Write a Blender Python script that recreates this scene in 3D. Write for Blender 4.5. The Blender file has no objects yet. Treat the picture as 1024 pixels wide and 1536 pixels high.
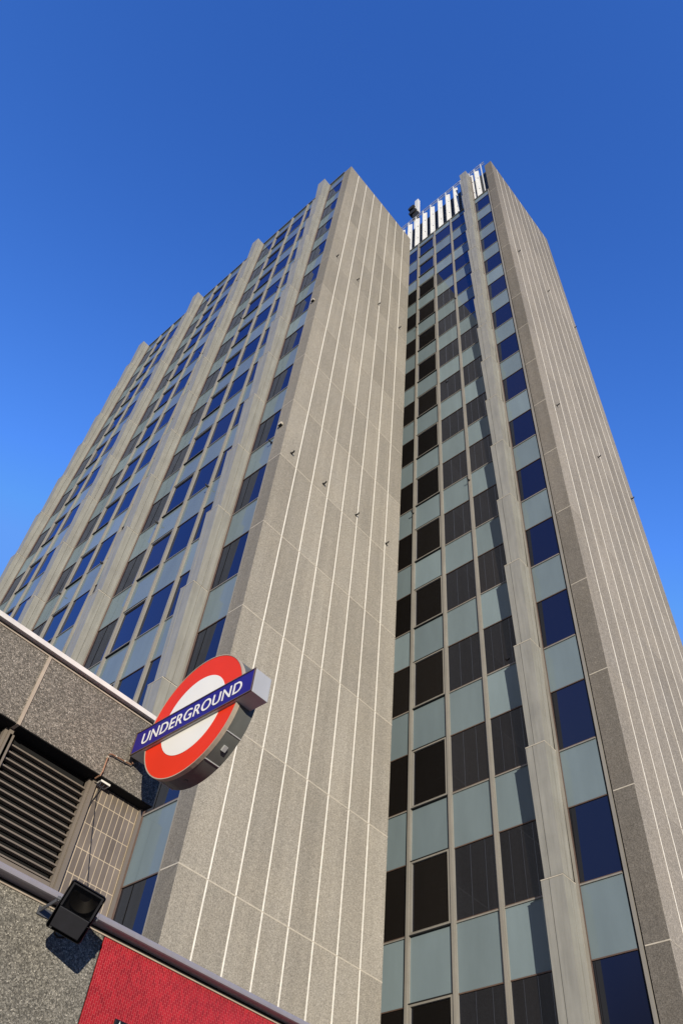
import bpy, bmesh, math, random
from mathutils import Vector, Matrix

random.seed(7)
SC = bpy.context.scene
COL = SC.collection
R = math.radians
H = 3.4                      # storey height
GROUND = -9.1                # street level; z = 0 is a joint of the end wall above the station roof

# ------------------------------------------------------------------ materials
def mat(name):
    m = bpy.data.materials.new(name); m.use_nodes = True
    nt = m.node_tree; nt.nodes.clear()
    out = nt.nodes.new('ShaderNodeOutputMaterial')
    return m, nt, out

class NT:
    """small node helper"""
    def __init__(s, name):
        s.m, s.t, s.out = mat(name)
        s.pos = s.t.nodes.new('ShaderNodeNewGeometry').outputs['Position']
    def n(s, kind, **kw):
        nd = s.t.nodes.new(kind)
        for k, v in kw.items():
            if k in nd.inputs: s.set(nd.inputs[k], v)
            else: setattr(nd, k, v)
        return nd
    def set(s, inp, v):
        if hasattr(v, 'is_linked') or isinstance(v, bpy.types.NodeSocket): s.t.links.new(v, inp)
        else:
            if isinstance(v, (tuple, list)) and len(v) == 3 and inp.type == 'RGBA': v = (*v, 1)
            inp.default_value = v
    def math(s, op, a, b=None, c=None, clamp=False):
        nd = s.t.nodes.new('ShaderNodeMath'); nd.operation = op; nd.use_clamp = clamp
        s.set(nd.inputs[0], a)
        if b is not None: s.set(nd.inputs[1], b)
        if c is not None: s.set(nd.inputs[2], c)
        return nd.outputs[0]
    def noise(s, scale, detail=4, rough=.55, vec=None, stretch=None):
        v = vec or s.pos
        if stretch:
            mp = s.t.nodes.new('ShaderNodeMapping'); mp.inputs['Scale'].default_value = stretch
            s.t.links.new(v, mp.inputs['Vector']); v = mp.outputs[0]
        nd = s.n('ShaderNodeTexNoise', Scale=scale, Detail=detail, Roughness=rough, Vector=v)
        return nd.outputs['Fac']
    def ramp(s, fac, stops):
        nd = s.t.nodes.new('ShaderNodeValToRGB'); s.t.links.new(fac, nd.inputs[0])
        e = nd.color_ramp.elements
        while len(e) < len(stops): e.new(.5)
        for i, (p, c) in enumerate(stops):
            e[i].position = p; e[i].color = (*c, 1) if len(c) == 3 else c
        return nd.outputs[0]
    def mixc(s, fac, a, b, mode='MIX'):
        nd = s.t.nodes.new('ShaderNodeMix'); nd.data_type = 'RGBA'; nd.blend_type = mode
        s.set(nd.inputs[0], fac); s.set(nd.inputs[6], a); s.set(nd.inputs[7], b)
        return nd.outputs[2]
    def bump(s, height, strength=.3, dist=.01):
        nd = s.n('ShaderNodeBump', Strength=strength, Distance=dist); s.t.links.new(height, nd.inputs['Height'])
        return nd.outputs[0]
    def principled(s, color, rough=.6, metal=0., spec=.4, normal=None, coat=0.):
        b = s.t.nodes.new('ShaderNodeBsdfPrincipled')
        s.set(b.inputs['Base Color'], color); s.set(b.inputs['Roughness'], rough); s.set(b.inputs['Metallic'], metal)
        s.set(b.inputs['Specular IOR Level'], spec)
        if normal is not None: s.t.links.new(normal, b.inputs['Normal'])
        s.t.links.new(b.outputs[0], s.out.inputs[0])
        return b

def simple(name, color, rough=.6, metal=0., spec=.4, vary=.12, scale=6.):
    t = NT(name)
    f = t.noise(scale, 5)
    lo = tuple(c*(1-vary) for c in color); hi = tuple(min(1, c*(1+vary)) for c in color)
    c = t.ramp(f, [(.3, lo), (.7, hi)])
    t.principled(c, rough, metal, spec)
    return t.m

def slab_concrete(name, x0, w, base, z0, side):
    """panelled exposed-aggregate concrete: every panel its own tone, streaks, fine grit"""
    t = NT(name)
    sep = t.n('ShaderNodeSeparateXYZ', Vector=t.pos)
    ix = t.math('FLOOR', t.math('DIVIDE', t.math('SUBTRACT', sep.outputs[0], x0), w))
    iz = t.math('FLOOR', t.math('DIVIDE', t.math('SUBTRACT', sep.outputs[2], z0), H))
    cmb = t.n('ShaderNodeCombineXYZ', X=ix, Y=iz)
    wn = t.n('ShaderNodeTexWhiteNoise', Vector=cmb.outputs[0]).outputs['Value']
    tone = t.math('MULTIPLY_ADD', wn, .20, .90)
    big = t.noise(.55, 5, .6)
    streak = t.noise(1.0, 4, .6, stretch=(3.2, 3.2, .12))
    tone = t.math('MULTIPLY', tone, t.math('MULTIPLY_ADD', big, .30, .85))
    tone = t.math('MULTIPLY', tone, t.math('MULTIPLY_ADD', streak, .44, .78))
    coarse = t.noise(7, 3, .75)
    med = t.noise(20, 3, .8)
    fine = t.noise(45, 2, .6)
    grit = t.math('MULTIPLY', t.math('MULTIPLY_ADD', med, 1.45, .275), t.math('MULTIPLY_ADD', fine, 1.75, .125))
    grit = t.math('MULTIPLY', grit, t.math('MULTIPLY_ADD', coarse, .6, .70))
    tone = t.math('MULTIPLY', tone, grit)
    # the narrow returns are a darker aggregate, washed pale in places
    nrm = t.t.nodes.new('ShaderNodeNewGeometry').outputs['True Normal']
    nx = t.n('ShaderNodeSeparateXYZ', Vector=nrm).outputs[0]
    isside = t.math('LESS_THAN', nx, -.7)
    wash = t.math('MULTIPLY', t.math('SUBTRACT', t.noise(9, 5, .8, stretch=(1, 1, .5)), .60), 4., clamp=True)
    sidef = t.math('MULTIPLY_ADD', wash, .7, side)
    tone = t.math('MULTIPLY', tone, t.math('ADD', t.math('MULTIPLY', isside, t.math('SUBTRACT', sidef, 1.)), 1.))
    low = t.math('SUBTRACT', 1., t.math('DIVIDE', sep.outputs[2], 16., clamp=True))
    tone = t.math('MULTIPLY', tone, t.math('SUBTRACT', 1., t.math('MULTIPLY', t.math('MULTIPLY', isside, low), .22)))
    # upper storeys a little darker
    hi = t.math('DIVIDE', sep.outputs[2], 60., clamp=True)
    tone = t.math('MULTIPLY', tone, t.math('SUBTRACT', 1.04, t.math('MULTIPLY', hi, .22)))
    # darker towards the roof edge
    top = t.math('MULTIPLY', t.math('SUBTRACT', sep.outputs[2], z0 + 11.6*H), .10, clamp=True)
    col = t.mixc(t.noise(.9, 3), tuple(c*.96 for c in base), (base[0]*1.04, base[1]*1.0, base[2]*.93))
    v = t.n('ShaderNodeVectorMath', operation='SCALE'); t.t.links.new(col, v.inputs[0]); t.t.links.new(tone, v.inputs['Scale'])
    col = t.mixc(t.math('MULTIPLY', top, .35), v.outputs[0], tuple(c*.55 for c in base))
    t.principled(col, .92, spec=.2, normal=t.bump(fine, .35, .012))
    return t.m

def pebble(name, dark, light, scale):
    t = NT(name)
    vor = t.n('ShaderNodeTexVoronoi', Scale=scale, Vector=t.pos)
    wn = t.n('ShaderNodeSeparateColor', Color=vor.outputs['Color']).outputs[0]
    vor2 = t.n('ShaderNodeTexVoronoi', Scale=scale*2.3, Vector=t.pos)
    wn2 = t.n('ShaderNodeSeparateColor', Color=vor2.outputs['Color']).outputs[1]
    f = t.math('MULTIPLY_ADD', wn2, .45, t.math('MULTIPLY', wn, .55))
    mid = tuple((a*.6+b*.4) for a, b in zip(dark, light))
    c = t.ramp(f, [(.15, dark), (.5, mid), (.82, light), (.97, tuple(min(1, x*1.9) for x in light))])
    big = t.noise(2.2, 4)
    v = t.n('ShaderNodeVectorMath', operation='SCALE'); t.t.links.new(c, v.inputs[0])
    t.t.links.new(t.math('MULTIPLY_ADD', big, .5, .75), v.inputs['Scale'])
    t.principled(v.outputs[0], .85, spec=.3, normal=t.bump(vor.outputs['Distance'], .6, .006))
    return t.m

def glass(name, body, ior, gl=(.92, .95, 1.), vary=.3):
    """opaque-backed window glass: dark room behind, sky and neighbours mirrored by angle"""
    t = NT(name)
    info = t.t.nodes.new('ShaderNodeObjectInfo')
    tone = t.math('MULTIPLY_ADD', t.math('POWER', info.outputs['Random'], 3.), vary, 1.-vary*.25)
    d = t.n('ShaderNodeVectorMath', operation='SCALE')
    d.inputs[0].default_value = body; t.t.links.new(tone, d.inputs['Scale'])
    st = t.noise(1.1, 4, .6, stretch=(1.5, 1.5, .35))
    d2 = t.n('ShaderNodeVectorMath', operation='SCALE'); t.t.links.new(d.outputs[0], d2.inputs[0])
    t.t.links.new(t.math('MULTIPLY_ADD', st, .36, .82), d2.inputs['Scale'])
    dif = t.n('ShaderNodeBsdfDiffuse', Color=d2.outputs[0])
    wob = t.noise(.55, 2, .4)
    bmp = t.bump(wob, .02, .05)
    glo = t.n('ShaderNodeBsdfGlossy', Color=gl, Roughness=.012); t.t.links.new(bmp, glo.inputs['Normal'])
    fr = t.n('ShaderNodeFresnel', IOR=ior)
    mx = t.n('ShaderNodeMixShader'); t.t.links.new(fr.outputs[0], mx.inputs[0])
    t.t.links.new(dif.outputs[0], mx.inputs[1]); t.t.links.new(glo.outputs[0], mx.inputs[2])
    t.t.links.new(mx.outputs[0], t.out.inputs[0])
    return t.m

def weathered_metal(name, base, rough=.5, metal=.35, streak=.35):
    t = NT(name)
    s1 = t.noise(1.0, 5, .65, stretch=(9, 9, .55))
    s2 = t.noise(1.6, 4, .6)
    f = t.math('MULTIPLY', t.math('MULTIPLY_ADD', s1, streak*2, 1-streak), t.math('MULTIPLY_ADD', s2, .3, .85))
    v = t.n('ShaderNodeVectorMath', operation='SCALE'); v.inputs[0].default_value = base; t.t.links.new(f, v.inputs['Scale'])
    t.principled(v.outputs[0], t.math('MULTIPLY_ADD', s2, .3, rough-.15), metal, .4)
    return t.m

def mosaic_mat():
    t = NT('red_mosaic')
    sep = t.n('ShaderNodeSeparateXYZ', Vector=t.pos)
    uv = t.n('ShaderNodeCombineXYZ', X=sep.outputs[2], Y=sep.outputs[0])
    br = t.n('ShaderNodeTexBrick', Vector=uv.outputs[0], Scale=1.0)
    br.inputs['Color1'].default_value = (.28, .009, .011, 1); br.inputs['Color2'].default_value = (.44, .016, .020, 1)
    br.inputs['Mortar'].default_value = (.48, .095, .085, 1)
    br.inputs['Mortar Size'].default_value = .0016; br.inputs['Brick Width'].default_value = .044; br.inputs['Row Height'].default_value = .0205
    br.inputs['Mortar Smooth'].default_value = .3; br.inputs['Bias'].default_value = -.1
    blot = t.noise(3.5, 4, .6)
    blot2 = t.noise(26, 2, .6)
    f = t.math('MULTIPLY', t.math('MULTIPLY_ADD', blot, .7, .65), t.math('MULTIPLY_ADD', blot2, .3, .85))
    v = t.n('ShaderNodeVectorMath', operation='SCALE'); t.t.links.new(br.outputs[0], v.inputs[0]); t.t.links.new(f, v.inputs['Scale'])
    t.principled(v.outputs[0], .38, spec=.45, normal=t.bump(br.outputs['Fac'], -.4, .003))
    return t.m

def tile_mat():
    t = NT('brown_tile')
    sep = t.n('ShaderNodeSeparateXYZ', Vector=t.pos)
    def cell(o, size):
        d = t.math('DIVIDE', o, size); return t.math('FLOOR', d), t.math('FRACT', d)
    ix, fx = cell(t.math('ADD', sep.outputs[0], 5.22), .0605)
    iz, fz = cell(t.math('ADD', sep.outputs[2], 3.612), .2215)
    ex = t.math('MINIMUM', fx, t.math('SUBTRACT', 1., fx)); ez = t.math('MINIMUM', fz, t.math('SUBTRACT', 1., fz))
    edge = t.math('MINIMUM', t.math('MULTIPLY', ex, .0605), t.math('MULTIPLY', ez, .2215))
    mort = t.math('LESS_THAN', edge, .0034)
    wn = t.n('ShaderNodeTexWhiteNoise', Vector=t.n('ShaderNodeCombineXYZ', X=ix, Y=iz).outputs[0]).outputs['Value']
    c = t.ramp(wn, [(0, (.15, .122, .098)), (.5, (.185, .152, .124)), (1, (.22, .182, .15))])
    c = t.mixc(mort, c, (.52, .42, .29))
    dirt = t.noise(5, 4)
    v = t.n('ShaderNodeVectorMath', operation='SCALE'); t.t.links.new(c, v.inputs[0]); t.t.links.new(t.math('MULTIPLY_ADD', dirt, .5, .75), v.inputs['Scale'])
    t.principled(v.outputs[0], .45, spec=.4, normal=t.bump(mort, -.4, .003))
    return t.m

M = {}
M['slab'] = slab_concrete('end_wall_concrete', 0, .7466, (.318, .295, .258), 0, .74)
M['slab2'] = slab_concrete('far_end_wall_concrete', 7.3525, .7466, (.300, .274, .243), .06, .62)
M['seam'] = simple('white_sealant', (.84, .80, .72), .7)
M['joint'] = simple('panel_joint', (.50, .45, .37), .9)
M['glass'] = glass('window_glass', (.010, .0083, .007), 1.62, gl=(.58, .69, 1.), vary=.8)
M['spandrel'] = glass('spandrel_glass', (.168, .212, .226), 1.28, gl=(.62, .80, 1.))
M['metal'] = weathered_metal('mullion_metal', (.27, .25, .215), .55, .1, .22)
M['fin'] = weathered_metal('column_cladding', (.285, .277, .247), .55, .08, .36)
M['dark'] = simple('dark_gap', (.012, .012, .012), .8)
M['bronze'] = simple('bronze_frame', (.13, .085, .065), .5, .2)
M['roofing'] = simple('roofing', (.16, .15, .14), .9)
M['gap'] = simple('screen_gap', (.05, .055, .06), .7)
M['white_metal'] = simple('white_louvre', (.66, .66, .64), .5)
M['grey_wall'] = simple('plain_concrete', (.28, .25, .21), .9)
M['pebble_dark'] = pebble('fascia_pebble', (.068, .060, .050), (.285, .252, .212), 84)
M['pebble'] = pebble('wall_pebble', (.068, .063, .052), (.305, .282, .235), 84)
M['beige'] = simple('beige_mortar', (.40, .33, .26), .9)
M['coping_white'] = simple('white_coping', (.72, .67, .63), .45)
M['coping'] = weathered_metal('purple_grey_coping', (.28, .262, .285), .45, .1, .15)
M['mosaic'] = mosaic_mat()
M['tile'] = tile_mat()
M['louvre'] = weathered_metal('louvre_slats', (.19, .160, .130), .55, .05, .15)
M['black'] = simple('shade_black', (.006, .006, .006), .95)  # near-black that paints the shade of soffit and vent interior
M['soffit'] = simple('soffit', (.05, .035, .025), .9)
M['sign_red'] = simple('sign_red', (.74, .042, .017), .5, spec=.08, vary=.05, scale=2)
M['sign_white'] = simple('sign_white', (.80, .78, .73), .45, spec=.18, vary=.03, scale=2)
M['sign_blue'] = simple('sign_blue', (.024, .016, .20), .45, spec=.18, vary=.08, scale=2)
M['casing'] = weathered_metal('sign_casing', (.48, .48, .48), .45, .15, .2)
M['casing_dark'] = weathered_metal('sign_drum', (.13, .133, .122), .5, .15, .35)
M['copper'] = simple('copper_pipe', (.36, .20, .125), .5, .3)
M['flood'] = simple('floodlight_paint', (.010, .010, .014), .5, .0, .3, vary=.25, scale=12)
M['arm'] = simple('bracket_steel', (.10, .105, .12), .5, .3)
M['cable'] = simple('black_cable', (.015, .014, .013), .6)
M['reflector'] = simple('reflector', (.010, .009, .008), .5, .0)
M['asphalt'] = simple('asphalt', (.05, .05, .05), .9)
M['paving'] = simple('paving', (.25, .24, .22), .9)

def lens_mat():
    t = NT('floodlight_lens')
    tr = t.n('ShaderNodeBsdfTransparent', Color=(.4, .38, .36))
    gl = t.n('ShaderNodeBsdfGlossy', Color=(.9, .9, .9), Roughness=.06)
    fr = t.n('ShaderNodeFresnel', IOR=1.5)
    mx = t.n('ShaderNodeMixShader'); t.t.links.new(fr.outputs[0], mx.inputs[0])
    t.t.links.new(tr.outputs[0], mx.inputs[1]); t.t.links.new(gl.outputs[0], mx.inputs[2])
    t.t.links.new(mx.outputs[0], t.out.inputs[0])
    return t.m
M['lens'] = lens_mat()

# ------------------------------------------------------------------ mesh helpers
class MB:
    def __init__(s): s.bm = bmesh.new(); s.mats = []
    def mi(s, m):
        if m not in s.mats: s.mats.append(m)
        return s.mats.index(m)
    def face(s, pts, m):
        f = s.bm.faces.new([s.bm.verts.new(p) for p in pts]); f.material_index = s.mi(m); return f
    def box(s, a, b, m, skip=''):
        x0, y0, z0 = a; x1, y1, z1 = b
        v = [s.bm.verts.new(p) for p in ((x0,y0,z0),(x1,y0,z0),(x1,y1,z0),(x0,y1,z0),(x0,y0,z1),(x1,y0,z1),(x1,y1,z1),(x0,y1,z1))]
        for q in ((0,3,2,1),(4,5,6,7),(0,1,5,4),(1,2,6,5),(2,3,7,6),(3,0,4,7)):
            s.bm.faces.new([v[i] for i in q]).material_index = s.mi(m)
    def prism(s, loop0, loop1, m, cap0=True, cap1=True, m0=None, m1=None):
        a = [s.bm.verts.new(p) for p in loop0]; b = [s.bm.verts.new(p) for p in loop1]; n = len(a)
        for i in range(n):
            s.bm.faces.new([a[i], a[(i+1) % n], b[(i+1) % n], b[i]]).material_index = s.mi(m)
        if cap0: s.bm.faces.new(a[::-1]).material_index = s.mi(m0 or m)
        if cap1: s.bm.faces.new(b).material_index = s.mi(m1 or m)
    def tube(s, pts, r, m, n=10):
        pts = [Vector(p) for p in pts]; rings = []
        for i, p in enumerate(pts):
            d = (pts[min(i+1, len(pts)-1)] - pts[max(i-1, 0)]).normalized()
            ref = Vector((0, 0, 1)) if abs(d.z) < .9 else Vector((1, 0, 0))
            u = d.cross(ref).normalized(); w = d.cross(u)
            rings.append([s.bm.verts.new(p + r*(math.cos(2*math.pi*k/n)*u + math.sin(2*math.pi*k/n)*w)) for k in range(n)])
        for a, b in zip(rings, rings[1:]):
            for k in range(n): s.bm.faces.new([a[k], a[(k+1) % n], b[(k+1) % n], b[k]]).material_index = s.mi(m)
        s.bm.faces.new(rings[0][::-1]).material_index = s.mi(m); s.bm.faces.new(rings[-1]).material_index = s.mi(m)
    def build(s, name, parent=None, smooth=False, bevel=0., loc=None):
        bmesh.ops.recalc_face_normals(s.bm, faces=s.bm.faces)
        if bevel:
            bmesh.ops.remove_doubles(s.bm, verts=s.bm.verts, dist=1e-5)
            ed = [e for e in s.bm.edges if len(e.link_faces) == 2 and e.calc_face_angle(0) > .5]
            bmesh.ops.bevel(s.bm, geom=ed, offset=bevel, segments=2, profile=.6, affect='EDGES')
        me = bpy.data.meshes.new(name); s.bm.to_mesh(me); s.bm.free()
        for m in s.mats: me.materials.append(m)
        if smooth:
            me.shade_smooth() if hasattr(me, 'shade_smooth') else None
            try: me.set_sharp_from_angle(angle=R(35))
            except Exception: pass
        o = bpy.data.objects.new(name, me); COL.objects.link(o)
        if parent: o.parent = parent
        if loc is not None: o.location = loc
        return o

def thing(name, loc, label, cat, group=None):
    o = bpy.data.objects.new(name, None); COL.objects.link(o); o.location = loc; o.empty_display_size = .3
    o['label'] = label; o['category'] = cat
    if group: o['group'] = group
    return o
def tag(o, label, cat, group=None):
    o['label'] = label; o['category'] = cat
    if group: o['group'] = group
    return o
def struct(o): o['kind'] = 'structure'; return o

# ------------------------------------------------------------------ camera (needed early to sort panes by size)
CAM_R = ((.65573431, -.75075044, .07991425), (.62325817, .47854039, -.61850493), (.42610065, .45538211, .7817067))
CAM_C = Vector((-8.50784, -12.26945, -7.49275))
cam = bpy.data.cameras.new('camera'); co = bpy.data.objects.new('camera', cam); COL.objects.link(co)
mm = Matrix.Identity(4)
for i in range(3):
    mm[i][0] = CAM_R[0][i]; mm[i][1] = -CAM_R[1][i]; mm[i][2] = -CAM_R[2][i]; mm[i][3] = CAM_C[i]
co.matrix_world = mm
cam.sensor_fit = 'VERTICAL'; cam.sensor_height = 36; cam.lens = 36*1211.545/1536
cam.clip_start = .05; cam.clip_end = 4000
SC.camera = co

# ------------------------------------------------------------------ the towers
FLOOR_SP = 1.55            # top of the spandrel above each joint
PANES = [(.70, 1.715, False), (2.40, 3.625, False), (3.775, 4.975, False), (5.125, 6.345, True), (6.495, 7.71, False)]
FIN0, FINW, FIND, BAY = 1.80, .51, .48, 5.99

_protos = {}
def pane_mesh(kind, w, h, op):
    key = (kind, round(w, 3), round(h, 3), op)
    if key in _protos: return _protos[key]
    b = MB()
    if kind == 'window':
        b.face([(0, 0, 0), (0, w, 0), (0, w, h), (0, 0, h)], M['glass'])
        f = .045 if op else .028; d = .05 if op else .022
        fm = M['metal'] if op else M['bronze']
        for a, c in (((-d, 0, 0), (.01, w, f)), ((-d, 0, h-f), (.01, w, h)), ((-d, 0, f), (.01, f, h-f)), ((-d, w-f, f), (.01, w, h-f)))[:4 if op else 2]:
            b.box(a, c, fm)
        if op:
            b.box((-.062, -.01, -.035), (.012, w+.01, -.004), M['dark']); b.box((-.062, -.01, h+.004), (.012, w+.01, h+.03), M['dark'])
        b.box((-.028, 0, -.0) if not op else (-.056, f, f), (-.0222 if not op else -.0505, w if not op else w-f, .006 if not op else f+.006), M['metal'])
    else:
        b.face([(0, 0, 0), (0, w, 0), (0, w, h), (0, 0, h)], M['spandrel'])
        b.box((-.03, 0, h-.03), (.01, w, h-.002), M['metal'])
    bmesh.ops.recalc_face_normals(b.bm, faces=b.bm.faces)
    # the single pane must look outwards (-X)
    for fc in b.bm.faces:
        if abs(fc.normal.x) > .9 and fc.calc_area() > .5 and fc.normal.x > 0 and abs(fc.verts[0].co.x) < 1e-6: fc.normal_flip()
    me = bpy.data.meshes.new(kind); b.bm.to_mesh(me); b.bm.free()
    for m in b.mats: me.materials.append(m)
    _protos[key] = me
    return me

def px(p):
    d = Vector(p) - CAM_C
    c = [sum(CAM_R[i][k]*d[k] for k in range(3)) for i in range(3)]
    if c[2] <= .1: return None
    return 512+1211.5*c[0]/c[2], 768+1211.5*c[1]/c[2]
def score(x, y0, y1, z0, z1):
    """rough picture area of a pane; zero when off the frame or behind the station"""
    q = [px((x, y, z)) for y, z in ((y0, z0), (y1, z0), (y1, z1), (y0, z1))]
    if None in q: return 0
    cx = sum(p[0] for p in q)/4; cy = sum(p[1] for p in q)/4
    if not (-30 < cx < 1054 and -30 < cy < 1570): return 0
    if cx < 225 and cy > 925 + .73*cx and not (cx > 165 and cy < 1420 and cx > 215-(cy-1200)*.25): return 0
    a = 0
    for i in range(4): a += q[i][0]*q[(i+1) % 4][1] - q[(i+1) % 4][0]*q[i][1]
    return abs(a)/2

def curtain(root, ox, oy, z0, cols, floors, top_sp=None, last_win=None):
    """window + spandrel panes of one facade; biggest 100 of each are parts, the rest one object"""
    for kind in ('window', 'spandrel_panel'):
        items = []
        for n in floors:
            for (a, b, op) in cols:
                za, zb = (z0+n*H+FLOOR_SP, z0+(n+1)*H) if kind == 'window' else (z0+n*H, z0+n*H+FLOOR_SP)
                if kind == 'window' and n == floors[-1] and last_win is None: continue
                if kind == 'window' and n == floors[-1]: zb = z0+n*H+FLOOR_SP+last_win
                if kind == 'spandrel_panel' and n == floors[-1] and top_sp: zb = za+top_sp
                items.append((score(ox, oy+a, oy+b, za, zb), a, b, op, za, zb))
        if kind == 'spandrel_panel' and last_win is not None:
            n = floors[-1]; za = z0+n*H+FLOOR_SP+last_win
            for (a, b, op) in cols: items.append((score(ox, oy+a, oy+b, za, za+.9), a, b, False, za, za+.9))
        items.sort(key=lambda t: -t[0])
        rest = MB()
        for k, (s, a, b, op, za, zb) in enumerate(items):
            me = pane_mesh('window' if kind == 'window' else 'spandrel', b-a, zb-za, op)
            rot = (0, random.uniform(-1, 1)*R(.16), random.uniform(-1, 1)*R(.22))
            if k < 100:
                o = bpy.data.objects.new(kind, me); COL.objects.link(o); o.parent = root
                o.location = (ox+.03, oy+a, za); o.rotation_euler = rot
            else:
                base = len(rest.bm.verts); rest.bm.from_mesh(me); rest.bm.verts.ensure_lookup_table()
                T = Matrix.Translation((ox+.03, oy+a, za)) @ Matrix.Rotation(rot[2], 4, 'Z')
                for v in rest.bm.verts[base:]: v.co = T @ v.co
                nf = len(me.polygons); rest.bm.faces.ensure_lookup_table()
                for i, fc in enumerate(rest.bm.faces[len(rest.bm.faces)-nf:]):
                    fc.material_index = rest.mi(me.materials[me.polygons[i].material_index])
        if len(items) > 100:
            me = bpy.data.meshes.new(kind); rest.bm.to_mesh(me)
            for m in rest.mats: me.materials.append(m)
            o = bpy.data.objects.new(kind, me); COL.objects.link(o); o.parent = root; o['kind'] = 'stuff'
        rest.bm.free()

def fin_column(root, x, y, z0, zjoint, zbot, ztop):
    """storey-high cladding pieces, each a little wider at its head, with grooves and a dark joint"""
    b = MB(); z = zbot
    cuts = [zbot]; zz = zjoint
    while zz <= zbot+.2: zz += H
    while zz < ztop-.5: cuts.append(zz); zz += H
    cuts.append(ztop)
    for za, zb in zip(cuts, cuts[1:]):
        za2, zb2 = za+.012, zb-.012
        def ring(z, g):
            d = FIND+g; y0, y1 = y-.4*g, y+FINW+.4*g
            gx = x-d*.5
            return [(x, y0, z), (gx+.012, y0, z), (gx+.012, y0+.02, z), (gx-.012, y0+.02, z), (gx-.012, y0, z), (x-d, y0, z),
                    (x-d, y+.325, z), (x-d+.02, y+.325, z), (x-d+.02, y+.345, z), (x-d, y+.345, z), (x-d, y1, z), (x, y1, z)]
        b.prism(ring(za2, -.055), ring(zb2, .052), M['fin'])
        if zb < ztop-.1:
            b.box((x-FIND-.060, y-.024, zb-.011), (x-.01, y+FINW+.024, zb+.011), M['joint'])
            b.box((x-FIND-.012, y-.004, zb+.0115), (x-.01, y+FINW+.004, zb+.045), M['dark'])
    # frame strips either side of the column
    for a, c in ((y-.085, y-.012), (y+FINW+.012, y+FINW+.09)):
        b.box((x-.02, a, zbot), (x+.06, c, ztop-.15), M['metal'])
        b.box((x-.012, (a if a < y else c-.012)-.012, zbot), (x+.06, (a if a < y else c-.012)-.001, ztop-.15), M['bronze'])
    return b.build('column', root)

def mullion(root, x, y, za, zb):
    b = MB()
    b.box((x-.055, y-.05, za), (x+.06, y+.03, zb), M['metal'])
    b.box((x-.028, y-.073, za), (x+.06, y-.052, zb), M['metal'])
    b.box((x-.02, y+.032, za), (x+.06, y+.073, zb), M['metal'])
    return b.build('mullion', root)

def jamb(root, x, ya, yb, za, zb, wide=True):
    """light metal strip with dark gaps beside the concrete; ya nearer the concrete"""
    s = 1 if yb > ya else -1
    b = MB()
    def bx(d0, d1, x0, m):
        y0, y1 = sorted((ya+s*d0, ya+s*d1)); b.box((x+x0, y0, za), (x+.08, y1, zb), m)
    if wide: bx(.003, .035, .05, M['dark']); bx(.038, .115, -.005, M['metal']); bx(.118, .165, .04, M['dark'])
    else: bx(.003, .025, .05, M['dark']); bx(.028, .060, .01, M['metal'])
    return b.build('jamb', root)

def hook(root, p, out):
    """small bent anchor fixed in the wall"""
    b = MB(); p = Vector(p); o = Vector(out)
    b.tube([p-o*.02, p+o*.06, p+o*.11+Vector((0, 0, .004)), p+o*.13+Vector((0, 0, .045))], .027, M['cable'], 6)
    b.tube([p-o*.005, p+o*.012], .055, M['cable'], 8)
    return b.build('wall_anchor', root)

# ---- shorter wing
W = .7466; T1 = 45.77
LB = thing('office_tower', (3, 11, GROUND), 'shorter concrete office tower left of centre, its broad end wall with seven white seams', 'building')
LB_off = Vector((-3, -11, -GROUND))
class Root:                       # parts are modelled in world coordinates, the Empty stands at the base
    pass
def seat(root, off):
    for o in COL.objects:
        if o.parent is root and not o.get('_s'):
            o.location = o.location + off; o['_s'] = 1

b = MB()
X1, YR = W*8, .53
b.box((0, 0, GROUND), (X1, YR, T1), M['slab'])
SW = .0165
for k in range(1, 8):
    for n in range(-2, 14):                       # seam strips, one length per storey panel
        za = max(n*H, GROUND)+.012; zb = min((n+1)*H, T1-.05)-.012
        j = random.uniform(-.003, .003)
        b.box((k*W-SW+j, -.006, za), (k*W+SW+j, .002, zb), M['seam'])
for n in range(-2, 14):
    z = n*H; s = .015 if n < 7 else .011
    b.box((-.004, -.003, z-s), (X1+.004, YR-.01, z+s), M['joint'])
b.build('end_wall', LB)
LEN = 22.08
b = MB()
b.box((.08, YR+.003, GROUND), (X1-.02, LEN-YR-.003, T1-.25), M['grey_wall'])
b.build('core', LB)
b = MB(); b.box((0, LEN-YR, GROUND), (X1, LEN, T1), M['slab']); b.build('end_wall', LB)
b = MB(); b.box((.0, YR+.01, T1-.1), (X1-.05, LEN-YR-.01, T1-.02), M['roofing']); b.box((-.05, YR+.02, T1-.085), (-.005, LEN-YR-.02, T1-.04), M['metal']); b.build('roof', LB)
cols = [(.592, 1.715, False)]
for k in range(3):
    cols += [(a+k*BAY, c+k*BAY, op) for a, c, op in PANES[1:]]
cols.append((LEN-1.715, LEN-.592, False))
curtain(LB, 0, 0, 0, cols, list(range(-2, 14)))
for k in range(4): fin_column(LB, .0, FIN0+k*BAY, 0, FLOOR_SP+.02, -6.8, 45.72)
for k in range(3):
    for y in (3.70, 5.05, 6.42): mullion(LB, 0, y+k*BAY, -6.8, T1-.12)
jamb(LB, 0, YR, .68, -6.8, T1-.12, False); jamb(LB, 0, LEN-YR, LEN-.68, -6.8, T1-.12, False)
b = MB(); b.box((.02, YR+.01, GROUND), (.079, LEN-YR-.01, -6.81), M['grey_wall']); b.build('plinth', LB)
for z, xs in ((14.08, (.43, 1.99, 3.66, 5.27)), (31.35, (.44, 2.0, 3.66, 5.33))):
    for x in xs: hook(LB, (x, 0, z), (0, -1, 0))
for z in (14.8, 32.15):
    for y in (3.70, 6.42, 9.69, 12.41): hook(LB, (-.05, y, z), (-1, 0, 0))
hook(LB, (0, .64, 14.81), (-1, 0, 0))
seat(LB, LB_off)

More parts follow.
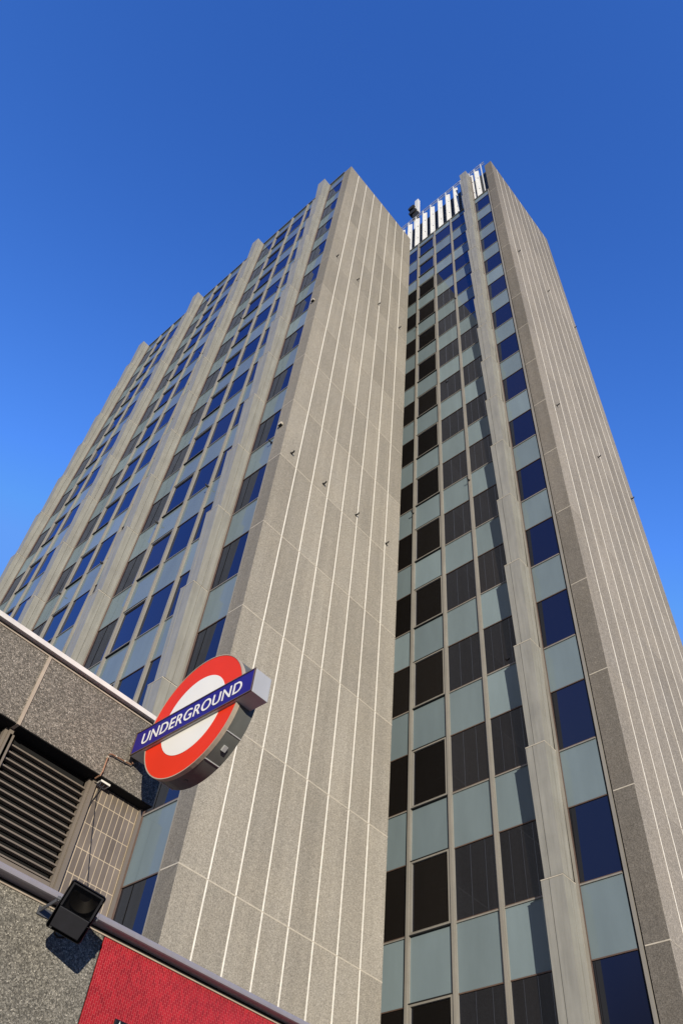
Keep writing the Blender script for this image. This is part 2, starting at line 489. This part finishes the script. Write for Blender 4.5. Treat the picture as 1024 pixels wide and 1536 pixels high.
# ---- taller wing
X2, Y2, Z2, T2 = 7.3525, -6.006, .06, 53.74
RB = thing('office_tower', (X2+3.5, Y2+5, GROUND), 'taller office tower on the right with white louvred plant screen on top', 'building')
b = MB()
X3 = X2 + 7.42
prof = [(X2, Y2), (X3-.12, Y2), (X3, Y2+.16), (X3, Y2+YR), (X2, Y2+YR)]
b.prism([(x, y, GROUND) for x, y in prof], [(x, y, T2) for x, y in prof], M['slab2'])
for k in range(1, 10):
    for n in range(-2, 16):
        za = max(Z2+n*H, GROUND)+.012; zb = min(Z2+(n+1)*H, T2-.06)-.012
        j = random.uniform(-.003, .003)
        b.box((X2+k*W-SW*.8+j, Y2-.006, za), (X2+k*W+SW*.8+j, Y2+.002, zb), M['seam'])
for n in range(-2, 16):
    z = Z2+n*H; s = .013
    b.box((X2-.004, Y2-.002, z-s), (X2+.02, Y2+YR-.01, z+s), M['joint'])
    b.box((X2+.022, Y2-.003, z-.006), (X3-.13, Y2+.002, z+.006), M['joint'])
b.build('end_wall', RB)
FT = 48.5                                   # head of the glazing
YE = Y2+FIN0+BAY+FINW+.1                    # the strip ends against the shorter wing
b = MB()
b.box((X2+.09, Y2+YR+.003, GROUND), (X3-.02, 22, FT-.02), M['grey_wall'])
b.box((X1+.01, YE+.02, GROUND), (X2+.087, 22, FT-.05), M['grey_wall'])
b.box((X2+.5, Y2+YR+.01, FT-.018), (X3-.05, 21.9, 53.2), M['grey_wall'])
b.build('core', RB)
curtain(RB, X2, Y2, Z2, PANES, list(range(-2, 14)), last_win=1.85)
for k in range(2): fin_column(RB, X2, Y2+FIN0+k*BAY, Z2, Z2+FLOOR_SP+.02, -6.8, 54.0 if k == 0 else FT)
for y in (3.70, 5.05, 6.42): mullion(RB, X2, Y2+y, -6.8, FT-.1)
jamb(RB, X2, Y2+YR, Y2+.68, -6.8, FT-.05)
b = MB(); b.box((X2+.02, Y2+YR+.01, GROUND), (X2+.089, YE, -6.81), M['grey_wall']); b.build('plinth', RB)
b = MB()
b.box((X2-.02, Y2+YR+.005, FT-.045), (X2+.5, YE+2.5, FT+.03), M['dark'])
b.box((X2-.035, Y2+YR+.005, FT-.085), (X2+.02, YE, FT-.047), M['metal'])
b.build('ledge', RB)
# plant screen: upright angled blades between thin posts, dark behind
sc = MB(); sc.box((X2+.42, Y2+YR+.015, FT+.035), (X2+.49, YE+2.4, 53.9), M['gap']); sc.build('screen_backing', RB)
yk = [3.48, 2.79, 2.10, 1.41, .71, .03, -.67, -1.37, -2.07, -2.76, -3.40, -4.17, -4.62, -5.19]
for i, y in enumerate(yk):
    p = MB()
    p.box((X2-.02, y-.03, FT+.04), (X2+.04, y+.03, 54.75), M['white_metal'])
    p.build('screen_post', RB)
    if i == len(yk)-1: continue
    bl = MB(); zb = FT+.06+random.choice((0, .0, .25)); zt = 54.40+random.uniform(-.1, .05)
    q = [(X2+.045, y-.005), (X2+.15, y-.27), (X2+.18, y-.255), (X2+.075, y+.01)]
    bl.prism([(x, yy, zb + (.0 if j in (0, 3) else .12)) for j, (x, yy) in enumerate(q)], [(x, yy, zt) for x, yy in q], M['white_metal'])
    for zz in (50.2, 52.6): bl.tube([(X2+.13, y-.14, zz), (X2+.07, y-.17, zz)], .03, M['arm'], 6)
    bl.build('screen_blade', RB)
rl = MB()
for z, x in ((54.78, X2), (54.42, X2+.02)): rl.box((x-.02, Y2+YR+.0, z-.025), (x+.02, YE+2.5, z+.025), M['white_metal'])
rl.build('roof_railing', RB)
for z, xs in ((21.25, (.99, 4.18, 6.95)), (38.15, (.99, 4.03, 6.95))):
    for x in xs: hook(RB, (X2+x, Y2, z), (0, -1, 0))
for y, z in ((-2.31, 18.12), (.42, 18.15), (-2.31, 35.2), (.42, 35.2)): hook(RB, (X2-.05, y, z), (-1, 0, 0))
seat(RB, Vector((-(X2+3.5), -(Y2+5), -GROUND)))

# ---- small lamps on the return of the shorter wing
for z, lab in ((25.71, 'upper of the two small pale bulkhead lamps on the edge of the shorter tower'), (15.55, 'lower of the two small pale bulkhead lamps on the edge of the shorter tower')):
    t = thing('wall_lamp', (0, .32, z), lab, 'lamp', 'bulkhead lamps on the tower edge')
    b = MB(); b.box((-.10, -.075, -.02), (-.004, .075, .10), M['joint']); b.build('housing', t, bevel=.012)
    b = MB(); b.box((-.095, -.07, -.06), (-.006, .07, -.024), M['dark']); b.build('lens', t, bevel=.01)  # dark block paints the shaded underside of the lamp

# ---- antenna cluster on the taller roof
t = thing('roof_antenna', (X2+.62, 1.30, 54.2), 'small aerial cluster of white panel and black drum above the roof screen', 'antenna')
b = MB(); b.tube([(0, 0, 0), (0, 0, 6.0)], .07, M['white_metal'], 8); b.build('mast', t)
b = MB(); b.box((-.14, -.40, 3.6), (.14, -.05, 6.6), M['white_metal']); b.tube([(0, -.25, 6.6), (0, -.25, 7.1)], .03, M['white_metal'], 6); b.build('panel_antenna', t, bevel=.03)
b = MB(); b.tube([(-.30, .05, 3.9), (.05, .05, 3.9)], .38, M['dark'], 14); b.tube([(-.32, .18, 5.1), (.05, .18, 5.1)], .32, M['dark'], 14); b.box((-.2, -.35, 2.2), (.1, .1, 3.5), M['dark']); b.build('dish', t, smooth=True)

# ------------------------------------------------------------------ station building (podium)
YP = -6.2
ST = thing('station_building', (-10, 2, GROUND), 'low station block with pebble fascia, brown tiles and red mosaic wall', 'building')
XE = -4.735
b = MB(); xs = [-40] + [-6.25-2.6*k for k in range(12, -1, -1)] + [XE]
for a, c in zip(xs, xs[1:]):
    if c-a < .1: continue
    b.box((a+.016 if a > -39 else a, YP, -3.445), (c-.016 if c < XE else c, 10, -2.70), M['pebble_dark'])
for x in xs[1:-1]: b.box((x-.0155, YP-.012, -3.455), (x+.0155, YP+.3, -2.69), M['beige'])
b.build('fascia', ST)
b = MB()
b.box((-40, YP-.006, -2.697), (XE+.005, YP+.2, -2.684), M['beige'])
b.box((-40, YP+.015, -2.682), (XE-.01, 10, -2.652), M['dark'])
b.box((-40, YP-.035, -2.65), (XE+.03, 10.02, -2.60), M['coping_white'])
b.build('roof_coping', ST)
b = MB(); b.box((-40, YP+.004, -3.452), (XE-.004, 9.9, -3.447), M['black']); b.build('soffit', ST)  # soffit coloured black to carry its shade
YT = -6.08
b = MB(); b.box((-5.312, YT, -4.60), (-4.795, 9.9, -3.455), M['tile']); b.build('tile_wall', ST)
b = MB(); b.box((-4.793, YT-.018, -4.60), (-4.757, 9.9, -3.455), M['louvre']); b.build('corner_trim', ST)
# ventilation louvre
for x0, x1 in ((-6.20, -5.395), (-7.30, -6.30), (-8.40, -7.40), (-9.5, -8.5)):
    b = MB(); b.box((x1+.006, YT-.012, -4.60), (x1+.034, YT+.04, -3.456), M['louvre']); b.box((x1+.036, YT-.035, -4.60), (x1+.078, YT+.04, -3.456), M['louvre'])
    if x1 > -6: b.box((x0-.045, YT-.035, -4.60), (x0-.002, YT+.02, -3.50), M['louvre'])
    b.box((x0, YT-.005, -4.60), (x1+.004, YT+.02, -4.425), M['louvre'])
    fr = b.build('louvre_frame', ST)
    for k in range(14):
        z = -3.56-.0652*k
        if z < -4.41: break
        sl = MB(); th = .0065
        sl.box((x0, YT, z-th), (x1+.004, YT+.045, z+th), M['louvre'])
        sl.build('slat', fr)
b = MB(); b.box((-40, YT+.135, -4.6), (-5.315, 9.8, -3.455), M['black']); b.build('vent_chamber', ST)
b = MB(); b.box((-9.5, YT+.047, -4.42), (-5.40, YT+.132, -3.456), M['black']); b.build('vent_backing', ST)  # black sheet behind the slats puts the interior's darkness into colour
b = MB(); b.box((-40, YT-.02, -4.60), (-9.6, YT+.13, -3.455), M['louvre']); b.build('side_panel', ST)
# lower wall
RX = 7.0
b = MB()
b.box((-40, YP, GROUND), (-4.838, YP+.3, -4.655), M['pebble']); b.build('pebble_wall', ST)
b = MB(); b.box((-4.822, YP+.002, GROUND), (RX, YP+.3, -4.655), M['mosaic']); b.build('mosaic_wall', ST)
b = MB(); b.box((-4.837, YP+.012, GROUND), (-4.823, YP+.3, -4.656), M['dark']); b.build('wall_joint', ST)
b = MB(); b.box((-40, YP-.008, -4.653), (RX, YP+.28, -4.642), M['beige']); b.box((-40, YP+.012, -4.640), (RX, YP+.28, -4.61), M['dark']); b.build('coping_bed', ST)  # mortar bed; the dark strip paints the shadow under the coping
b = MB()
for x0, x1 in ((-40, -8.2), (-8.196, -4.99), (-4.986, -1.8), (-1.796, RX)):
    pr = [(YP+.25, -4.606), (YP-.055, -4.606)] + [(YP-.055-.030*math.sin(R(a)), -4.574-.030*math.cos(R(a))) for a in range(0, 181, 20)] + [(YP+.25, -4.544)]
    pr = [(YP+.25, -4.608), (YP-.07, -4.608), (YP-.088, -4.60), (YP-.092, -4.575), (YP-.082, -4.553), (YP-.06, -4.546), (YP+.25, -4.546)]
    b.prism([(x0, y, z) for y, z in pr], [(x1, y, z) for y, z in pr], M['coping'])
b.build('wall_coping', ST, smooth=True)
b = MB(); b.box((-4.75, YP+.31, -4.75), (RX, -.02, -4.62), M['roofing']); b.build('lower_roof', ST)
b = MB(); b.box((-40, 9.9, GROUND), (-4.9, 9.98, -3.5), M['grey_wall']); b.box((RX-.3, YP+.31, GROUND), (RX, -.02, -4.76), M['grey_wall']); b.build('side_wall', ST)
seat(ST, Vector((10, -2, -GROUND)))

# plate low on the mosaic
t = thing('wall_plate', (-4.53, YP, -5.40), 'dark plate with a white mark on the red mosaic at the bottom edge', 'sign')
b = MB(); b.box((0, -.018, 0), (.52, .0, .24), M['flood']); b.build('plate', t, bevel=.006)
b = MB(); b.prism([(.03, -.019, .19), (.055, -.019, .19), (.043, -.019, .232)], [(.03, -.021, .19), (.055, -.021, .19), (.043, -.021, .232)], M['sign_white']); b.build('mark', t)

# ------------------------------------------------------------------ station sign
SX = -5.157
sg = thing('station_sign', (SX, -7.06, -3.02), 'red ring sign with white middle and blue UNDERGROUND name bar, beside the fascia corner', 'sign')
N = 72; RO, RI = .622, .408; CY, CZ = 0., .0
def circ(r, x, n=N): return [(x, CY+r*math.cos(2*math.pi*k/n), CZ+r*math.sin(2*math.pi*k/n)) for k in range(n)]
b = MB(); b.prism(circ(RO+.006, .032), circ(RO+.006, .225), M['casing_dark'])
b.tube([(.13, CY+.0, CZ-RO-.004), (.13, CY, CZ-RO-.012)], .02, M['casing_dark'], 6)
b.build('drum', sg, smooth=True)
b = MB()
o1, i1, o2, i2 = circ(RO+.009, .018), circ(RO, .018), circ(RO+.009, .06), circ(RO, .030)
for A, B in ((o1, i1), (o2, o1), (i1, i2)):
    for k in range(N): b.face([A[k], A[(k+1) % N], B[(k+1) % N], B[k]], M['beige'])
b.build('rim', sg)
b = MB(); b.prism(circ(RO-.001, .022), circ(RO-.001, .031), M['sign_red']); b.build('red_disc', sg)
b = MB(); b.prism(circ(RI, .0195), circ(RI, .0215), M['sign_white']); b.build('white_disc', sg)
# bands and latch round the drum
b = MB()
for a in (-36, -62, -118):
    for dy in (0,):
        ca, sa = math.cos(R(180+a)), math.sin(R(180+a))
        y, z = -RO*math.cos(R(a)), RO*math.sin(R(a))
        tx, tz = math.sin(R(a)), math.cos(R(a))
        p0 = Vector((.06, y*1.012, z*1.012)); p1 = Vector((.224, y*1.012, z*1.012))
        b.tube([p0, p1], .006, M['casing'], 6)
b.build('seam_strip', sg)
a = R(-48); y, z = -RO*math.cos(a), RO*math.sin(a)
b = MB()
u = Vector((0, -math.cos(a), math.sin(a))); w = Vector((0, math.sin(a), math.cos(a))); c = Vector((.14, y, z))
def obx(c, ax, ext, m):
    pts = []
    for sx, sy, sz in ((-1,-1,-1),(1,-1,-1),(1,1,-1),(-1,1,-1),(-1,-1,1),(1,-1,1),(1,1,1),(-1,1,1)):
        pts.append(c + ax[0]*ext[0]*sx + ax[1]*ext[1]*sy + ax[2]*ext[2]*sz)
    for q in ((0,3,2,1),(4,5,6,7),(0,1,5,4),(1,2,6,5),(2,3,7,6),(3,0,4,7)): b.face([pts[i] for i in q], m)
obx(c+u*.012, (Vector((1,0,0)), w, u), (.02, .025, .014), M['casing'])
b.build('latch', sg)
# name bar
Y0, Y1, ZA, ZB = .80, -.82, -.142, .108
b = MB(); b.box((-.004, Y1, ZA), (.185, Y0, ZB), M['casing']); b.build('bar_casing', sg, bevel=.005)
b = MB(); b.box((-.010, Y1+.012, ZA+.012), (-.0045, Y0-.012, ZB-.012), M['sign_blue']); b.build('bar_face', sg)
b = MB()
for a0, a1 in (((Y1, ZA), (Y0, ZA+.010)), ((Y1, ZB-.010), (Y0, ZB)), ((Y1, ZA+.0105), (Y1+.010, ZB-.0105)), ((Y0-.010, ZA+.0105), (Y0, ZB-.0105))):
    b.box((-.016, a0[0], a0[1]), (-.0042, a1[0], a1[1]), M['bronze'])
b.build('bar_frame', sg)
cu = bpy.data.curves.new('lettering', 'FONT'); cu.body = 'UNDERGROUND'; cu.size = .18; cu.extrude = .0015; cu.offset = .0012; cu.space_character = 1.08
to = bpy.data.objects.new('lettering', cu); COL.objects.link(to)
bpy.context.view_layer.update()
me = bpy.data.meshes.new_from_object(to.evaluated_get(bpy.context.evaluated_depsgraph_get()))
COL.objects.unlink(to); bpy.data.objects.remove(to)
vx = [v.co.x for v in me.vertices]; vy = [v.co.y for v in me.vertices]
x0, x1, y0, y1 = min(vx), max(vx), min(vy), max(vy)
LW, LH = 1.345, .128
for v in me.vertices:
    fx = (v.co.x-x0)/(x1-x0); fy = (v.co.y-y0)/(y1-y0)
    v.co = Vector((-.012 - (v.co.z+.0015), .667 - fx*LW, -.081 + fy*LH))
me.materials.append(M['sign_white'])
lt = bpy.data.objects.new('lettering', me); COL.objects.link(lt); lt.parent = sg
b = MB(); b.box((.05, .803, -.09), (.15, .858, .06), M['casing_dark']); b.build('bracket', sg)

# ------------------------------------------------------------------ conduit, junction box, cables
b = MB()
pts = [(-5.372, -6.16, -3.475), (-5.366, -6.218, -3.462), (-5.358, -6.222, -3.43), (-5.358, -6.222, -3.26), (-5.352, -6.222, -3.235), (-5.330, -6.222, -3.222), (-5.20, -6.222, -3.214), (-5.105, -6.222, -3.205), (-5.09, -6.222, -3.188), (-5.10, -6.222, -3.17)]
t = thing('conduit_pipe', (-5.358, YP, -3.4), 'thin copper pipe bent across the pebble fascia below the sign', 'pipe')
b.tube([Vector(p)-Vector((-5.358, YP, -3.4)) for p in pts], .0078, M['copper'], 8); b.build('pipe', t, smooth=True)
for p in ((-5.358, -3.27), (-5.28, -3.219), (-5.18, -3.213)):
    b = MB(); b.box((p[0]+5.358-.007, -.034, p[1]+3.4-.007), (p[0]+5.358+.007, -.001, p[1]+3.4+.007), M['joint']); b.build('clip', t)
t = thing('junction_box', (-5.262, -6.12, -3.475), 'small open white junction box under the soffit above the brown tiles', 'junction box')
b = MB()
bw, bd, bh = .052, .05, .020
b.box((-bw, -bd, 0), (bw, -bd+.008, bh), M['sign_white']); b.box((-bw, bd-.02, 0), (bw, bd-.012, bh), M['sign_white'])
b.box((-bw, -bd+.009, 0), (-bw+.008, bd-.021, bh), M['sign_white']); b.box((bw-.008, -bd+.009, 0), (bw, bd-.021, bh), M['sign_white'])
b.box((-bw+.009, -bd+.009, .012), (bw-.009, bd-.021, .018), M['dark'])
b.build('case', t)
b = MB()
for q in range(4): b.tube([(-.03+.02*q, -.02, .011), (-.025+.018*q, -.0, -.004), (-.035+.024*q, .02, .011)], .004, M['copper'] if q % 2 else M['sign_white'], 5)
b.build('wires', t)
b = MB(); b.tube([(-5.255, -6.10, -3.49), (-5.262, -6.094, -3.54), (-5.287, -6.09, -3.62), (-5.305, -6.09, -3.74), (-5.318, -6.09, -3.84), (-5.314, -6.09, -4.01), (-5.318, -6.09, -4.20), (-5.335, -6.09, -4.36), (-5.34, -6.09, -4.54)], .004, M['cable'], 6)
tag(b.build('cable'), 'thin black cable snaking down beside the vent louvre frame', 'cable')
b = MB(); b.tube([(-5.275, -6.10, -3.49), (-5.279, -6.13, -3.62), (-5.263, -6.24, -4.0), (-5.262, -6.42, -4.44)], .0026, M['cable'], 6)
tag(b.build('cable'), 'straight thin black cable hanging from the junction box to the floodlight', 'cable')

# ------------------------------------------------------------------ floodlight
TL, TR, BR, BL = (Vector(v) for v in ((-5.474, -6.60, -4.575), (-5.187, -6.68, -4.633), (-5.238, -6.51, -4.93), (-5.458, -6.40, -4.87)))
ctr = (TL+TR+BR+BL)/4
u = ((TR-TL)+(BR-BL)).normalized(); v = ((BL-TL)+(BR-TR)); v = (v-u*v.dot(u)).normalized(); nrm = u.cross(v)
if nrm.y > 0: nrm = -nrm
fl = thing('floodlight', ctr, 'black floodlight bracketed to the wall coping beside the red mosaic', 'floodlight')
hw = ((TR-TL).length+(BR-BL).length)/4; hh = ((BL-TL).length+(BR-TR).length)/4
hw *= 1.06; hh *= 1.02
def P(a, bb, c): return u*a + v*bb + nrm*c
def rrect(w, h, r, d, n=5, oy=0.):
    out = []
    for cx, cy, a0 in ((w-r, h-r, 0), (-w+r, h-r, 90), (-w+r, -h+r, 180), (w-r, -h+r, 270)):
        for k in range(n+1):
            a = R(a0+90*k/n); out.append(P(cx+r*math.cos(a), cy+r*math.sin(a)+oy, d))
    return out
b = MB()
def loft(loops, m, cap0=True, cap1=True):
    for i in range(len(loops)-1): b.prism(loops[i], loops[i+1], m, cap0 and i == 0, cap1 and i == len(loops)-2)
loft([rrect(hw*.55, hh*.55, .03, -.17), rrect(hw*.72, hh*.70, .03, -.15), rrect(hw*.90, hh*.90, .025, -.065), rrect(hw, hh, .02, -.06), rrect(hw, hh, .02, -.004), rrect(hw*.97, hh*.975, .02, .004)], M['flood'], True, False)
gw, g0, g1 = hw*.80, -hh*.86, hh*.06          # lens opening
bmesh.ops.remove_doubles(b.bm, verts=b.bm.verts, dist=1e-5)
b.build('housing', fl, smooth=True)
b = MB()                                       # face frame around the lens and the cover of the gear box
ow, oh = hw*.97, hh*.975
def q4(a0, b0, a1, b1, d, m): b.face([P(a0, b0, d), P(a1, b0, d), P(a1, b1, d), P(a0, b1, d)], m)
q4(-ow+.01, -oh+.01, ow-.01, g0, .004, M['flood']); q4(-ow+.01, g0, -gw, g1, .004, M['flood']); q4(gw, g0, ow-.01, g1, .004, M['flood'])
for A, B in (((-gw, g0), (gw, g0)), ((gw, g0), (gw, g1)), ((gw, g1), (-gw, g1)), ((-gw, g1), (-gw, g0))):
    b.face([P(*A, .004), P(*B, .004), P(*B, -.05), P(*A, -.05)], M['flood'])
q4(-gw, g0, gw, g1, -.05, M['flood'])
b.build('lens_frame', fl)
b = MB(); b.prism([P(*c, .003) for c in ((-ow+.012, g1+.002), (ow-.012, g1+.002), (ow-.02, oh-.012), (-ow+.02, oh-.012))],
                  [P(*c, .016) for c in ((-ow+.016, g1+.006), (ow-.016, g1+.006), (ow-.026, oh-.018), (-ow+.026, oh-.018))], M['flood']); b.build('gear_cover', fl, bevel=.004)
b = MB(); n = 18; rows = []
for k in range(n+1):
    a = math.pi*k/n; rows.append((gw*.93*math.cos(a), g0+.012+(g1-g0-.02)*(.30+.68*math.sin(a))))
for (a0, b0), (a1, b1) in zip(rows, rows[1:]):
    b.face([P(a0, b0, -.006), P(a1, b1, -.006), P(a1*.45, g0+(b1-g0)*.5, -.045), P(a0*.45, g0+(b0-g0)*.5, -.045)], M['reflector'])
b.tube([P(a0, b0, -.004) for a0, b0 in rows], .0022, M['flood'], 5)
b.build('reflector', fl, smooth=True)
b = MB(); q4(-gw, g0, gw, g1, -.001, M['lens']); b.build('lens', fl)
b = MB()
for s in (-1, 1):
    piv = P(s*(hw+.010), -.015, -.055)
    wall = Vector((-5.455 if s < 0 else -5.06, YP-.012, -4.70)) - ctr
    d = (wall-piv); side = d.cross(u).normalized()*.02; th = u*.004
    b.prism([piv-side-th, piv+side-th, piv+side+th, piv-side+th], [wall-side-th, wall+side-th, wall+side+th, wall-side+th], M['arm'])
    b.tube([piv-u*.02, piv+u*.018*1], .014, M['arm'], 8)
w0 = Vector((-5.47, 0, 0))-Vector((ctr.x, 0, 0)); 
b.box((-5.475-ctr.x, YP-.012-ctr.y, -4.735-ctr.z), (-5.04-ctr.x, YP-.002-ctr.y, -4.675-ctr.z), M['arm'])
b.build('bracket', fl)
b = MB(); b.tube([P(-.06, hh*.92, -.05), P(-.055, hh*1.10, -.06), P(-.02, hh*1.17, -.07), P(.02, hh*1.10, -.08), P(.03, hh*.92, -.09)], .008, M['cable'], 7); b.build('cable_loop', fl, smooth=True)

# ------------------------------------------------------------------ ground
b = MB(); b.box((-2500, -2500, GROUND-.6), (2500, 2500, GROUND-.12), M['asphalt']); struct(b.build('ground'))
b = MB(); b.box((-60, -11, GROUND-.5), (60, 60, GROUND), M['paving']); struct(b.build('pavement'))

# ------------------------------------------------------------------ light
SUN_EL = R(9.0); TO = Vector((-.62, -.784, 0)).normalized()
w = bpy.data.worlds.new('World'); SC.world = w; w.use_nodes = True
nt = w.node_tree; bg = nt.nodes['Background']
sky = nt.nodes.new('ShaderNodeTexSky'); sky.sky_type = 'NISHITA'; sky.sun_disc = False
sky.sun_elevation = SUN_EL; sky.sun_rotation = math.atan2(TO.x, TO.y)
sky.altitude = 0; sky.air_density = 1.0; sky.dust_density = .3; sky.ozone_density = 3.0
# deep polarised blue: steeper per-channel response of the physical sky, capped towards the horizon
sep = nt.nodes.new('ShaderNodeSeparateColor'); cmb = nt.nodes.new('ShaderNodeCombineColor')
nt.links.new(sky.outputs[0], sep.inputs[0])
for i, (ref, gam, gain, cap) in enumerate(((.247, 2.4, .200, .85), (.533, 2.0, .79, 2.3), (1.08, 1.65, 3.15, 6.2))):
    a = nt.nodes.new('ShaderNodeMath'); a.operation = 'DIVIDE'; nt.links.new(sep.outputs[i], a.inputs[0]); a.inputs[1].default_value = ref
    p = nt.nodes.new('ShaderNodeMath'); p.operation = 'POWER'; nt.links.new(a.outputs[0], p.inputs[0]); p.inputs[1].default_value = gam
    g = nt.nodes.new('ShaderNodeMath'); g.operation = 'MULTIPLY'; nt.links.new(p.outputs[0], g.inputs[0]); g.inputs[1].default_value = gain
    m = nt.nodes.new('ShaderNodeMath'); m.operation = 'MINIMUM'; nt.links.new(g.outputs[0], m.inputs[0]); m.inputs[1].default_value = cap
    nt.links.new(m.outputs[0], cmb.inputs[i])
# added dimming near the horizon and sunward cuts ambient fill to deepen shadows
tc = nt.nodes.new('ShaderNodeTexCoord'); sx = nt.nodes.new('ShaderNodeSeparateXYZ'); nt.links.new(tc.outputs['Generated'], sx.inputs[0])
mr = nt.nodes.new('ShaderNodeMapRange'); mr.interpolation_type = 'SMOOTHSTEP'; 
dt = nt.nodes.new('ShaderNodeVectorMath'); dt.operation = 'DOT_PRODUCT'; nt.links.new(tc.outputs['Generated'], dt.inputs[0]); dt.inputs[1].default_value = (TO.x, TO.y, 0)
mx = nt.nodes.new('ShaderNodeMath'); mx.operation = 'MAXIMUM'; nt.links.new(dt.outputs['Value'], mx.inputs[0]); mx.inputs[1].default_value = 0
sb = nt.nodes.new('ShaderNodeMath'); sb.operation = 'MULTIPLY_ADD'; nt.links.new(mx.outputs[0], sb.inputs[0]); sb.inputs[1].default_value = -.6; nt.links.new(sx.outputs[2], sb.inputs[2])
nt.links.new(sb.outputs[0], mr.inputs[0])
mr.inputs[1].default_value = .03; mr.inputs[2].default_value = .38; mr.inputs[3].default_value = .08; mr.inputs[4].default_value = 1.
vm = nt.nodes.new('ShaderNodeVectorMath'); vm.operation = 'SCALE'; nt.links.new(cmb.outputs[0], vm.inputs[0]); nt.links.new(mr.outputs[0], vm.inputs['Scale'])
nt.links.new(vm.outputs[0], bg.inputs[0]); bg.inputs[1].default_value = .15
sl = bpy.data.lights.new('sun', 'SUN'); sl.energy = 5.0; sl.angle = R(.5); sl.color = (1., .925, .79)
so = bpy.data.objects.new('sun', sl); COL.objects.link(so)
d = Vector((TO.x*math.cos(SUN_EL), TO.y*math.cos(SUN_EL), math.sin(SUN_EL)))
so.rotation_euler = d.to_track_quat('Z', 'Y').to_euler(); so.location = (-20, -25, 10)
SC.view_settings.view_transform = 'Standard'; SC.view_settings.look = 'None'; SC.view_settings.exposure = 0; SC.view_settings.gamma = 1
for o in COL.objects:
    if '_s' in o: del o['_s']
